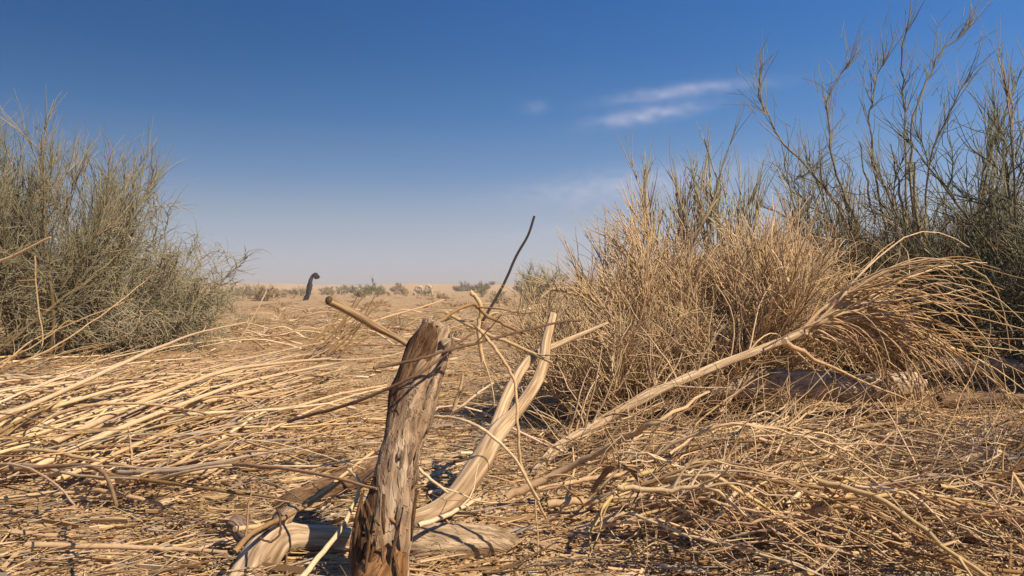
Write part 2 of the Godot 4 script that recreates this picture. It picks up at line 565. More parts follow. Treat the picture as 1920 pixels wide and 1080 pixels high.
	for k in 4:
		var mm := MultiMesh.new()
		mm.transform_format = MultiMesh.TRANSFORM_3D
		mm.use_colors = true
		mm.mesh = tufts[k]
		mm.instance_count = 420
		for j in mm.instance_count:
			var dd := 9.0 * pow(12.0, rng.randf())
			var az := deg_to_rad(rng.randf_range(-42, 42))
			var q := Vector3(dd * tan(az), 0, -dd)
			q.y = land(q.x, q.z) - 0.01
			var hh := rng.randf_range(0.06, 0.20) * (1.0 + dd * 0.012)
			mm.set_instance_transform(j, Transform3D(Basis(Vector3.UP, rng.randf_range(0, TAU)).scaled(Vector3(hh * 1.4, hh, hh * 1.4)), q))
			mm.set_instance_color(j, tone([STRAW, STRAW_PALE, Color(.42, .34, .17), STRAW_DARK][rng.randi() % 4], 0.2))
		var o2 := MultiMeshInstance3D.new()
		o2.multimesh = mm
		o2.material_override = twig_mat
		o2.name = "tuft" if k == 0 else "tuft_%03d" % k
		o2.set_meta("kind", "stuff")
		troot.add_child(o2, true)
	# scattered sticks over the middle plain
	for k in 120:
		var px := rng.randf_range(440, 1080)
		var py := rng.randf_range(566, 660)
		var p := lay(px, py)
		var w := rng.randf_range(-0.5, 0.5) + (PI if rng.randf() < 0.5 else 0.0)
		var l := rng.randf_range(0.3, 0.9)
		var q := p + Vector3(cos(w), 0, sin(w)) * l
		q.y = land(q.x, q.z) + rng.randf_range(0.02, 0.12)
		var mid := p.lerp(q, 0.5) + Vector3(0, rng.randf_range(0.01, 0.09), 0) + rv() * 0.03
		stick("fallen_stick", "pale dry stick lying on the open plain behind the stump", "stick", [p + Vector3(0, 0.01, 0), mid, q], (0.0016 + 0.0009 * rng.randf()) * sqrt(-p.z) * 2.0, 0.003, [STRAW, STRAW_PALE, STRAW_DARK][rng.randi() % 3], "loose sticks on the open plain")

# ---------------------------------------------------------------- shrubs
func left_shrubs() -> void:
	var base := lay(60, 668)
	shrub("tall upright grey-green shrub at the left edge of the photo", "living shrubs", base, {
		"stems": 38, "h": 1.95, "hmin": 0.6, "spread": 0.42, "foot": 0.4, "lean": Vector3(0.02, 0, 0), "stem": Color(.26, .18, .095), "twig": Color(.32, .275, .16), "tip": Color(.36, .33, .21),
		"sides": 16, "twigs": 9, "sl": 0.55, "tl": 0.30, "tr": 0.0035, "r": 0.014, "along": 0.9, "splay": 0.55, "up": 0.35, "curl": 0.16, "from": 0.25})
	base = lay(235, 660)
	shrub("rounded grey-green shrub with curling twigs, right of the tall upright one", "living shrubs", base, {
		"stems": 46, "h": 1.50, "hmin": 0.55, "spread": 1.15, "foot": 0.35, "lean": Vector3(0.04, 0, 0.0), "stem": Color(.24, .17, .09), "twig": Color(.35, .30, .175), "tip": Color(.44, .41, .28),
		"sides": 18, "twigs": 9, "sl": 0.42, "tl": 0.24, "tr": 0.0035, "r": 0.011, "along": 0.5, "splay": 0.9, "splay2": 0.9, "up": 0.05, "curl": 0.42, "fall": 0.05, "from": 0.12, "segs": 5})
	base = lay(-130, 690)
	shrub("dense grey-green shrub cut by the left edge of the photo", "living shrubs", base, {
		"stems": 36, "h": 1.7, "hmin": 0.55, "spread": 0.8, "foot": 0.35, "stem": Color(.22, .15, .08), "twig": Color(.28, .24, .14), "tip": Color(.34, .31, .2),
		"sides": 16, "twigs": 9, "sl": 0.45, "tl": 0.26, "tr": 0.0035, "r": 0.012, "along": 0.6, "splay": 0.8, "up": 0.1, "curl": 0.3, "from": 0.15})
	# straws leaning on the shrubs
	var lean := [
		[[-60, 515, 4.6], [0, 490, 4.5], [95, 445, 4.4]],
		[[0, 690, 4.4], [60, 640, 4.6], [150, 600, 4.7], [250, 560, 4.9]],
		[[20, 690, 4.2], [110, 645, 4.4], [205, 580, 4.7], [280, 520, 5.0]],
		[[0, 680, 4.3], [70, 645, 4.4], [130, 600, 4.5]],
		[[65, 480, 4.6], [70, 560, 4.6], [80, 640, 4.5], [62, 670, 4.4]],
	]
	var lab := ["bare pale stick jutting in from the left edge before the tall shrub", "long pale stem leaning up into the rounded shrub", "long pale stem crossing the front of the rounded shrub", "short pale stem leaning at the foot of the tall shrub", "upright thin stem in front of the tall shrub"]
	for i in lean.size():
		var pts := []
		for q in lean[i]: pts.append(at(q[0], q[1], q[2]))
		stick("leaning_stem", lab[i], "stem", pts, 0.012 if i == 0 else 0.0055, 0.005 if i == 0 else 0.0025, STRAW_PALE if i == 0 else STRAW.lerp(STRAW_DARK, 0.35), "", 3)

func right_shrubs() -> void:
	var dry := {"name": "dry_shrub", "stem": Color(.53, .36, .19), "twig": Color(.62, .435, .235), "tip": Color(.68, .495, .285)}
	# straw coloured shrub in the middle
	var base := lay(1330, 740)
	var d := dry.duplicate()
	d.merge({"stems": 60, "h": 0.86, "hmin": 0.55, "spread": 0.9, "foot": 0.30, "lean": Vector3(-0.04, 0, 0), "sides": 15, "twigs": 7, "sl": 0.30, "tl": 0.24, "tr": 0.0034, "r": 0.0085, "along": 0.85, "splay": 0.62, "splay2": 0.55, "up": 0.30, "curl": 0.17, "from": 0.06, "segs": 4, "bend": 0.14, "odd": Color(.40, .29, .19), "dead": 0.22})
	shrub("straw coloured dry shrub heaped up right of the forked branch", "dry shrubs", base, d)
	base = lay(1420, 715)
	d = dry.duplicate()
	d.merge({"stems": 44, "h": 0.70, "hmin": 0.7, "spread": 0.65, "foot": 0.22, "lean": Vector3(-0.02, 0, 0), "sides": 16, "twigs": 8, "sl": 0.28, "tl": 0.22, "tr": 0.0034, "r": 0.007, "along": 0.5, "splay": 0.9, "splay2": 0.9, "up": 0.1, "fall": 0.05, "curl": 0.4, "from": 0.15, "segs": 5, "bend": 0.2})
	shrub("dry straw shrub with curling twigs between the heaped one and the tall green one", "dry shrubs", base, d)
	base = lay(1165, 775)
	d = dry.duplicate()
	d.merge({"stems": 64, "h": 0.62, "hmin": 0.45, "spread": 1.0, "foot": 0.30, "lean": Vector3(0.02, 0, 0), "sides": 10, "twigs": 5, "sl": 0.28, "tl": 0.22, "tr": 0.0026, "r": 0.0055, "along": 0.7, "splay": 0.7, "splay2": 0.75, "up": 0.3, "curl": 0.24, "from": 0.1, "segs": 4, "bend": 0.15})
	d.stem = Color(.54, .37, .20)
	d.twig = Color(.64, .46, .26)
	shrub("low dry shrub of upright twigs just right of the forked branch", "dry shrubs", base, d)
	# green brushes rising out of the dry shrubs
	base = lay(1400, 690)
	shrub("thin shrub with pale green brush tips rising behind the straw coloured shrub", "living shrubs", base, {
		"stems": 6, "h": 1.12, "hmin": 0.75, "spread": 0.22, "foot": 0.12, "lean": Vector3(-0.05, 0, 0), "stem": Color(.30, .22, .12), "twig": Color(.42, .37, .23), "tip": Color(.38, .39, .26), "sides": 9, "twigs": 4, "sl": 0.34, "tl": 0.24, "tr": 0.0034, "r": 0.009, "along": 1.1, "splay": 0.5, "splay2": 0.4, "up": 0.5, "curl": 0.12, "from": 0.55})
	base = lay(1290, 690)
	shrub("thin half dry shrub with a brush tip rising through the heaped shrub", "living shrubs", base, {
		"stems": 5, "h": 1.12, "hmin": 0.75, "spread": 0.2, "foot": 0.10, "lean": Vector3(-0.01, 0, 0), "stem": Color(.30, .20, .12), "twig": Color(.46, .36, .23), "tip": Color(.40, .36, .24), "sides": 10, "twigs": 4, "sl": 0.30, "tl": 0.22, "tr": 0.0034, "r": 0.009, "along": 1.1, "splay": 0.5, "splay2": 0.4, "up": 0.5, "curl": 0.12, "from": 0.5})
	# tall shrub on the right
	base = lay(1690, 672)
	shrub("tall shrub with upright wind-bent brushes on the right", "living shrubs", base, {
		"stems": 13, "h": 1.7, "hmin": 0.5, "spread": 0.5, "foot": 0.35, "lean": Vector3(-0.04, 0, 0), "stem": Color(.28, .20, .11), "twig": Color(.34, .29, .17), "tip": Color(.33, .32, .21),
		"sides": 8, "twigs": 4, "sl": 0.40, "tl": 0.28, "tr": 0.0034, "r": 0.013, "along": 1.0, "splay": 0.45, "splay2": 0.4, "up": 0.45, "curl": 0.14, "from": 0.38, "bend": 0.13})
	base = lay(1590, 672)
	shrub("thin wispy shrub leaning left out of the tall right shrub", "living shrubs", base, {
		"stems": 10, "h": 1.55, "hmin": 0.5, "spread": 0.35, "foot": 0.25, "lean": Vector3(-0.16, 0, 0), "stem": Color(.36, .27, .16), "twig": Color(.38, .33, .20), "tip": Color(.37, .36, .24),
		"sides": 9, "twigs": 4, "sl": 0.36, "tl": 0.26, "tr": 0.0028, "r": 0.010, "along": 0.9, "splay": 0.55, "splay2": 0.5, "up": 0.4, "curl": 0.18, "from": 0.35, "bend": 0.16})
	base = lay(1665, 680)
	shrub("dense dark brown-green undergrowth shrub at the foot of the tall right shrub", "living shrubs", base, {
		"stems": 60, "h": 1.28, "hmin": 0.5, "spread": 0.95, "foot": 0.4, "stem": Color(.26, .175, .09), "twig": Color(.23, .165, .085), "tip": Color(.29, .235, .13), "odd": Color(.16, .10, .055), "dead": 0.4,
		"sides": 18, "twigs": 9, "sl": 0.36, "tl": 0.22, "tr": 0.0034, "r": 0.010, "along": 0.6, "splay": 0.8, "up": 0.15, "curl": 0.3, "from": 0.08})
	base = Vector3(1.75, land(1.75, -4.35), -4.35)  # added shrub, its near-black colours paint the shade under the fan
	shrub("added dark shrub standing in for shade in the hollow under the fan of twigs", "dry shrubs", base, {"name": "dry_shrub",
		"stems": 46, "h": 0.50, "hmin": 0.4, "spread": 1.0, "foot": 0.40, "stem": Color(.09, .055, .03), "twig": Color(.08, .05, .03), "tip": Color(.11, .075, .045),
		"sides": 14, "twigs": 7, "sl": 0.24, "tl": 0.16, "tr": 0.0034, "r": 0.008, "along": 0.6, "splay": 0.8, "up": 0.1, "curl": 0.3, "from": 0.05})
	base = lay(1930, 690)
	shrub("tall leaning brush cut by the right edge of the photo", "living shrubs", base, {
		"stems": 26, "h": 1.95, "hmin": 0.4, "spread": 0.5, "foot": 0.4, "lean": Vector3(0.07, 0, 0), "stem": Color(.22, .16, .09), "twig": Color(.25, .22, .13), "tip": Color(.29, .28, .19),
		"sides": 11, "twigs": 6, "sl": 0.48, "tl": 0.32, "tr": 0.0034, "r": 0.013, "along": 1.0, "splay": 0.45, "splay2": 0.4, "up": 0.4, "curl": 0.14, "from": 0.15})
	base = lay(2130, 730)
	shrub("shrub just beyond the right edge that shades the ground beside it", "living shrubs", base, {
		"stems": 40, "h": 1.55, "hmin": 0.5, "spread": 0.9, "foot": 0.5, "stem": Color(.2, .14, .08), "twig": Color(.14, .13, .07), "tip": Color(.17, .17, .11),
		"sides": 15, "twigs": 9, "sl": 0.48, "tl": 0.28, "tr": 0.004, "r": 0.013, "along": 0.7, "splay": 0.7, "up": 0.2, "curl": 0.25, "from": 0.1})
	base = Vector3(2.5, land(2.5, -1.75), -1.75)  # unseen shrub, added only to shade the lower right ground
	shrub("unseen loose shrub added beside the camera on the right to cast thin shade", "living shrubs", base, {
		"stems": 30, "h": 1.75, "hmin": 0.4, "spread": 0.75, "foot": 0.4, "stem": Color(.24, .17, .10), "twig": Color(.25, .22, .13), "tip": Color(.3, .28, .19),
		"sides": 11, "twigs": 7, "sl": 0.45, "tl": 0.28, "tr": 0.0034, "r": 0.012, "along": 0.7, "splay": 0.7, "up": 0.2, "curl": 0.25, "from": 0.15})
	# bare shoots that stand out against the sky, each with a few side twigs
	var shoots := [
		[[1640, 560], [1600, 440], [1530, 330], [1470, 270], [1440, 220], [1425, 175], [1430, 130]],
		[[1650, 560], [1610, 430], [1570, 330], [1555, 250], [1550, 190], [1575, 140], [1600, 115]],
		[[1690, 560], [1660, 420], [1640, 330], [1632, 240], [1635, 180], [1660, 110]],
		[[1700, 560], [1698, 400], [1697, 280], [1697, 190], [1690, 110], [1706, 22]],
		[[1720, 560], [1712, 400], [1708, 250], [1740, 150], [1760, 100], [1800, 70], [1827, 32]],
		[[1730, 560], [1735, 400], [1750, 280], [1790, 190], [1820, 140]],
		[[1640, 420], [1625, 340], [1610, 265]],
		[[1700, 420], [1685, 340], [1670, 270]],
		[[1860, 560], [1830, 420], [1850, 300], [1880, 230], [1915, 130]],
		[[1600, 520], [1560, 420], [1510, 380], [1490, 340], [1540, 310]],
	]
	var o := thing("bare_shoot_shrub", "bare dark shoots with sparse twigs reaching highest against the right sky", "shrub", lay(1680, 680), "living shrubs")
	for s in shoots.size():
		var pts := []
		for q in shoots[s]: pts.append(at(q[0], q[1], 5.15 + 0.08 * sin(q[1] * 0.01 + s * 2.0)))
		var tb := Tubes.new()
		tb.off = o.position
		var p := soft(pts, 4, 0.01)
		tb.tube(p, 0.009, 0.0028, 5, Color(.32, .24, .14), Color(.17, .16, .12))
		part("shoot", tb.mesh(), twig_mat, o)
		if s == 6 or s == 7: continue
		var tw := Tubes.new()
		tw.off = o.position
		for k in 34:
			var i := rng.randi_range(int(p.size() * 0.40), p.size() - 2)
			var dr := (p[i + 1] - p[i]).normalized()
			var e := twig(tw, p[i], (dr + rv() * 0.6 + Vector3(0, 0.3, 0)).normalized(), rng.randf_range(0.12, 0.36), 0.003, 5, 0.13, -0.02, Color(.30, .255, .16), Color(.29, .29, .20))
			if k % 2 == 0: twig(tw, e - dr * 0.06, (dr + rv() * 0.5).normalized(), 0.15, 0.0024, 4, 0.13, -0.02, Color(.30, .26, .17), Color(.29, .29, .20))
		part("shoot_twigs", tw.mesh(), twig_mat, o, "stuff")
	# looping bare twigs in the gap beside the tall shrub
	var g := thing("looping_twigs", "dark looping bare twigs in the gap left of the tall right shrub", "twigs", at(1560, 520, 5.0))
	for k in 34:
		var tb := Tubes.new()
		tb.off = g.position
		twig(tb, at(rng.randf_range(1525, 1600), rng.randf_range(330, 560), rng.randf_range(4.8, 5.3)), rv().normalized(), rng.randf_range(0.25, 0.55), 0.0034, 9, 0.32, 0.04, Color(.13, .10, .07), Color(.18, .15, .10))
		part("twig", tb.mesh(), twig_mat, g)

# ---------------------------------------------------------------- stump, forked branch and logs
func centre_wood() -> void:
	var foot := lay(724, 1092)
	var d := -foot.z
	var o := thing("tree_stump", "thick broken grey-brown stump leaning right in the middle of the foreground", "stump", foot)
	var path := [foot - Vector3(0, 0.06, 0), at(722, 1040, d), at(733, 950, d + 0.02), at(752, 850, d + 0.06), at(782, 740, d + 0.12), at(812, 650, d + 0.17), at(822, 612, d + 0.19)]
	part("trunk", wood(path, [0.060, 0.055, 0.046, 0.042, 0.045, 0.041, 0.033], 40, 9, Color(.33, .225, .14), Color(.54, .40, .275), 0.20, foot, 0.008,
		[[0.52, 3.6, 0.45, 0.05, 0.35], [0.50, 2.4, 0.25, 0.03, 0.3], [0.32, 4.6, 0.25, 0.07, 0.25], [0.16, 3.4, 0.3, 0.05, 0.4], [0.40, 0.6, 0.2, 0.06, 0.3]]), bark_mat, o)
	# bark slabs, coloured dark to paint the shade on the stump's left side
	var shade_bark_path := []
	for i in 7: shade_bark_path.append(path[i] + Vector3([-0.028, -0.027, -0.024, -0.021, -0.024, -0.021, -0.017][i], 0, [0.012, 0.020, 0.010, 0.016, 0.012, 0.020, 0.014][i]))
	part("bark", wood(shade_bark_path.slice(0, 4), [0.034, 0.036, 0.030, 0.012], 20, 10, Color(.11, .06, .032), Color(.21, .125, .07), 0.28, foot), bark_mat, o)
	part("bark", wood(shade_bark_path.slice(3, 7), [0.018, 0.030, 0.030, 0.018], 20, 10, Color(.11, .06, .032), Color(.21, .125, .07), 0.28, foot), bark_mat, o)
	for k in 34:      # flakes of bark still clinging to the wood
		var f := rng.randf_range(1.2, 5.6)
		var c: Vector3 = path[int(f)].lerp(path[int(f) + 1], f - int(f))
		var w := rng.randf_range(0.1, PI - 0.3)
		var b := c + Vector3(cos(w), 0, sin(w)) * 0.043
		var up: Vector3 = (path[int(f) + 1] - path[int(f)]).normalized() * rng.randf_range(0.012, 0.035)
		part("bark_flake", wood([b - up, b + Vector3(cos(w), 0, sin(w)) * 0.002, b + up], [0.003, rng.randf_range(0.004, 0.008), 0.002], 7, 2, Color(.26, .16, .09), Color(.62, .47, .33), 0.3, foot), bark_mat, o)
	# splinters of the broken top
	var top: Vector3 = path[6]
	var axis: Vector3 = (path[6] - path[5]).normalized()
	part("broken_top", wood([top - axis * 0.012, top - axis * 0.002, top + axis * 0.006], [0.030, 0.029, 0.020], 18, 3, Color(.58, .44, .30), Color(.74, .59, .43), 0.3, foot, 0.008), wood_mat, o)
	for k in 4:
		var w := TAU * rng.randf()
		var b: Vector3 = path[5].lerp(path[6], 0.4) + Vector3(cos(w) * 0.036, rng.randf_range(-0.02, 0.01), sin(w) * 0.036)
		var l := rng.randf_range(0.008, 0.028)
		part("splinter", wood([b, b + Vector3(0.012, l * 0.6, 0), b + Vector3(0.016, l, 0) + rv() * 0.005], [0.011, 0.008, 0.002], 6, 2, Color(.45, .33, .22), Color(.6, .47, .34), 0.2, foot), wood_mat, o)
	# loose bark strips and root fibres at the foot
	for k in 22:
		var w := rng.randf_range(0.2, PI - 0.2)
		var y := rng.randf_range(0.02, 0.2)
		var b: Vector3 = foot + Vector3(cos(w) * 0.062 + y * 0.08, y, sin(w) * 0.062)
		var e := b + Vector3(rng.randf_range(-0.03, 0.03), -rng.randf_range(0.05, 0.12), rng.randf_range(0.0, 0.03))
		part("bark_strip", wood([b, b.lerp(e, 0.5) + Vector3(0, 0, 0.012), e], [0.0025, 0.004, 0.0015], 6, 2, Color(.25, .13, .06), Color(.42, .25, .13), 0.2, foot), bark_mat, o)
	part("root_knot", wood([foot + Vector3(-0.03, -0.03, 0.04), foot + Vector3(0.0, 0.03, 0.05), foot + Vector3(0.03, 0.08, 0.04)], [0.03, 0.045, 0.02], 20, 7, Color(.24, .12, .05), Color(.40, .22, .10), 0.35, foot), bark_mat, o)
	# pale forked branch
	var fb := lay(790, 985)
	var f := thing("forked_branch", "smooth pale forked branch rising to the right from the foot of the stump", "branch", fb)
	var dd := -fb.z
	part("limb", wood([at(770, 975, dd - 0.02), at(805, 965, dd), at(852, 935, dd + 0.03), at(895, 875, dd + 0.07), at(930, 815, dd + 0.12), at(968, 772, dd + 0.19), at(1003, 722, dd + 0.27), at(1020, 678, dd + 0.34), at(1024, 640, dd + 0.40), at(1037, 590, dd + 0.47)],
		[0.022, 0.025, 0.029, 0.030, 0.026, 0.0175, 0.017, 0.0165, 0.015, 0.012], 24, 8, Color(.64, .46, .275), Color(.74, .55, .35), 0.05, fb), wood_mat, f)
	part("side_limb", wood([at(905, 845, dd + 0.10), at(930, 800, dd + 0.16), at(950, 745, dd + 0.25), at(978, 692, dd + 0.36), at(1012, 660, dd + 0.48), at(1060, 640, dd + 0.58), at(1140, 605, dd + 0.7)],
		[0.018, 0.018, 0.0165, 0.015, 0.011, 0.009, 0.0045], 20, 8, Color(.64, .46, .275), Color(.74, .55, .35), 0.06, fb), wood_mat, f)
	# logs on the ground by the stump
	var lb := lay(830, 1060)
	var l1 := thing("half_buried_log", "cracked grey log half buried in chips right of the stump foot", "log", lb)
	part("log", wood([at(735, 1022, -lb.z + 0.06), at(800, 1022, -lb.z + 0.05), at(860, 1020, -lb.z + 0.06), at(925, 1016, -lb.z + 0.10), at(975, 1025, -lb.z + 0.14)], [0.038, 0.045, 0.043, 0.036, 0.017], 28, 9, Color(.42, .30, .19), Color(.55, .42, .28), 0.12, lb), bark_mat, l1)
	lb = lay(600, 1050)
	var l2 := thing("elbow_log", "pale barked log with a bent elbow lying left of the stump foot", "log", lb)
	var z2 := -lb.z
	part("log", wood([at(700, 1015, z2 + 0.10), at(640, 1012, z2 + 0.06), at(575, 1010, z2 + 0.03), at(527, 1012, z2 - 0.01), at(492, 1040, z2 - 0.07), at(462, 1085, z2 - 0.13), at(430, 1150, z2 - 0.22)], [0.028, 0.029, 0.030, 0.037, 0.041, 0.040, 0.040], 28, 9, Color(.52, .38, .24), Color(.66, .50, .34), 0.10, lb, 0.0, [[0.13, 1.0, 0.2, 0.02, 0.9]]), wood_mat, l2)
	part("broken_knot", wood([at(500, 1015, z2 - 0.05), at(462, 1000, z2 - 0.03), at(443, 985, z2 - 0.02), at(428, 990, z2 - 0.01)], [0.024, 0.026, 0.020, 0.008], 18, 7, Color(.22, .14, .09), Color(.50, .38, .30), 0.3, lb, 0.02), bark_mat, l2)
	part("knot_spur", wood([at(520, 1000, z2), at(528, 975, z2), at(545, 955, z2 + 0.03), at(540, 945, z2 + 0.03)], [0.026, 0.02, 0.014, 0.006], 16, 6, Color(.35, .24, .15), Color(.55, .41, .29), 0.3, lb, 0.01), bark_mat, l2)
	part("bark_ring", wood([at(548, 1008, z2 + 0.02), at(541, 1008, z2 + 0.015), at(536, 1010, z2 + 0.005)], [0.0345, 0.037, 0.035], 24, 3, Color(.45, .32, .19), Color(.6, .44, .28), 0.08, lb), wood_mat, l2)
	lb = lay(600, 940)
	var l3 := thing("dark_log", "dark brown weathered log lying behind the elbow log and left of the stump", "log", lb)
	part("log", wood([lay(512, 950, 0.02), lay(560, 935, 0.03), lay(620, 915, 0.035), lay(670, 890, 0.045), lay(735, 850, 0.05)], [0.012, 0.03, 0.033, 0.036, 0.032], 24, 8, Color(.15, .085, .045), Color(.30, .19, .11), 0.25, lb, 0.01), bark_mat, l3)
	# thick stick with a cut end pointing at the plain
	var s := thing("cut_stick", "thick straight stick with a sawn dark end, slanting down to the stump top", "stick", at(700, 610, 2.45))
	part("stem", wood([at(617, 563, 2.3), at(655, 583, 2.36), at(700, 610, 2.44), at(745, 634, 2.52), at(800, 668, 2.6)], [0.0140, 0.0128, 0.012, 0.010, 0.008], 16, 7, Color(.42, .29, .16), Color(.56, .40, .23), 0.07, s.position), wood_mat, s)
	part("cut_end", wood([at(619, 564, 2.303), at(616, 562, 2.294)], [0.0128, 0.0112], 16, 2, Color(.24, .15, .08), Color(.36, .24, .14), 0.05, s.position), bark_mat, s)
	# single twigs and sticks about the stump: label, colour, radii, points as px, py, distance
	var sets := [
		["thin_rod", "thin dark bent rod standing out against the sky behind the stump", "rod", Color(.075, .055, .042), 0.024, 0.019, [[893, 622, 11.4], [906, 600, 11.4], [925, 568, 11.4], [947, 528, 11.4], [968, 480, 11.4], [990, 442, 11.4], [1002, 405, 11.4]]],
		["crossing_twig", "dark twig crossing the stump front and running right to the forked branch", "twig", Color(.17, .105, .06), 0.0036, 0.0025, [[700, 690, 1.64], [735, 684, 1.66], [790, 672, 1.66], [853, 653, 1.7], [920, 637, 1.76], [1033, 607, 1.85], [1090, 600, 1.9]]],
		["crossing_twig", "brown twig slanting up across the stump from its left side", "twig", Color(.20, .12, .07), 0.0040, 0.0025, [[540, 790, 1.8], [640, 762, 1.7], [735, 724, 1.66], [793, 697, 1.66], [853, 647, 1.72], [890, 622, 1.78]]],
		["slanting_twig", "pale twig slanting from above the stump top down to the fork", "twig", STRAW, 0.005, 0.004, [[836, 586, 2.02], [907, 623, 2.0], [973, 650, 1.97], [1036, 680, 1.93]]],
		["slanting_twig", "brown twig rising right from the stump top to a bend", "twig", STRAW_DARK, 0.0045, 0.004, [[800, 618, 1.86], [840, 592, 1.92], [885, 570, 1.98], [910, 590, 2.0], [945, 608, 2.0], [985, 625, 2.0]]],
		["hooked_twig", "short pale hooked twig sticking up right of the stump top", "twig", STRAW, 0.007, 0.006, [[882, 548, 2.3], [894, 560, 2.3], [903, 583, 2.3], [897, 615, 2.3], [905, 680, 2.3]]],
		["drooping_twig", "long thin twig drooping past the forked branch to the ground", "twig", STRAW, 0.004, 0.003, [[900, 618, 1.75], [917, 640, 1.75], [943, 673, 1.73], [965, 720, 1.72], [970, 790, 1.7], [976, 865, 1.7], [998, 920, 1.72], [1024, 972, 1.75]]],
		["arching_twig", "thin pale twig arching over the foot of the forked branch", "twig", STRAW_PALE, 0.004, 0.003, [[800, 783, 1.78], [840, 782, 1.74], [880, 792, 1.7], [922, 818, 1.66], [967, 863, 1.66], [1010, 938, 1.7]]],
		["foot_twig", "short twig leaning against the stump foot", "twig", STRAW_DARK, 0.004, 0.003, [[708, 958, 1.60], [735, 974, 1.59], [765, 993, 1.60]]],
		["jointed_stick", "pale jointed stick lying over the elbow log towards the camera", "stick", STRAW_PALE, 0.006, 0.0035, [[565, 1085, 1.50], [605, 1036, 1.55], [643, 987, 1.62], [668, 935, 1.68], [674, 905, 1.70], [653, 880, 1.75]]],
		["pale_twig", "short pale twig propped between the stump and the forked branch", "twig", STRAW_PALE, 0.0045, 0.003, [[770, 868, 1.80], [800, 892, 1.80], [840, 924, 1.78]]],
		["pale_twig", "bleached twig lying along the underside of the forked branch foot", "twig", STRAW_PALE, 0.006, 0.004, [[785, 985, 1.72], [830, 970, 1.76], [865, 952, 1.80], [900, 935, 1.86]]],
		["laid_twig", "long twig laid over the dark log to the elbow log, upper of two", "twig", STRAW, 0.006, 0.004, [[440, 992, 1.66], [500, 985, 1.74], [560, 955, 1.90], [625, 905, 2.05], [700, 848, 2.2]]],
		["laid_twig", "long twig laid over the dark log to the elbow log, lower of two", "twig", STRAW_DARK, 0.006, 0.004, [[440, 1035, 1.55], [480, 995, 1.63], [545, 965, 1.80], [610, 925, 1.95], [668, 880, 2.1]]],
		["looped_twig", "dark thin twig looped over the elbow of the log", "twig", Color(.12, .07, .04), 0.0025, 0.002, [[520, 955, 1.62], [527, 985, 1.56], [522, 1005, 1.54], [505, 1016, 1.53], [487, 1008, 1.53]]],
		["split_twig", "broken pale twig tuft standing behind the forked branch foot", "twig", STRAW, 0.008, 0.003, [[850, 770, 2.3], [862, 735, 2.3], [868, 700, 2.3]]],
		["split_twig", "slanting pale twig behind the stump middle, right side", "twig", STRAW_PALE, 0.004, 0.003, [[855, 770, 2.28], [890, 742, 2.3], [925, 718, 2.35]]],
		["plain_stick", "long stick lying far behind the stump, sloping up to the right", "stick", STRAW, 0.012, 0.007, [[690, 606, 8.0], [740, 590, 8.4], [790, 576, 8.6], [832, 562, 9.0]]],
		["plain_stick", "pale forked stick lying on the plain left of the dry shrub", "stick", STRAW_PALE, 0.012, 0.007, [[945, 586, 10.0], [985, 580, 10.0], [1015, 574, 10.3], [1060, 574, 10.5]]],
		["white_stem", "thin pale stem standing up before the rounded shrub", "stem", STRAW_PALE, 0.006, 0.005, [[430, 665, 5.4], [460, 620, 5.4], [485, 575, 5.4], [500, 545, 5.4]]],
		["end_stick", "pale crooked stick at the left foot of the dry shrub", "stick", STRAW_PALE, 0.010, 0.006, [[1012, 560, 5.5], [1030, 545, 5.5], [1045, 541, 5.5], [1075, 540, 5.5]]],
	]
	for q in sets:
		var pts := []
		for w in q[6]: pts.append(at(w[0], w[1], w[2]))
		stick(q[0], q[1], q[2], pts, q[4], q[5], q[3], "", 0 if q[0] in ["thin_rod", "looped_twig", "foot_twig"] else 1, 0.0015)
	# thin upright rods beside the cut stick
	for k in 14:
		var x := rng.randf_range(565, 640)
		var a := lay(x, rng.randf_range(650, 668), 0.03)
		var b := at(x + rng.randf_range(60, 120), rng.randf_range(550, 600), -a.z + rng.randf_range(0.0, 0.6))
		stick("slanting_rod", "thin dark rod slanting up right behind the cut stick", "rod", [a, a.lerp(b, 0.5) + rv() * 0.02 - Vector3(0, 0.02, 0), b], 0.008, 0.005, STRAW_DARK, "rods slanting up behind the cut stick", 0)

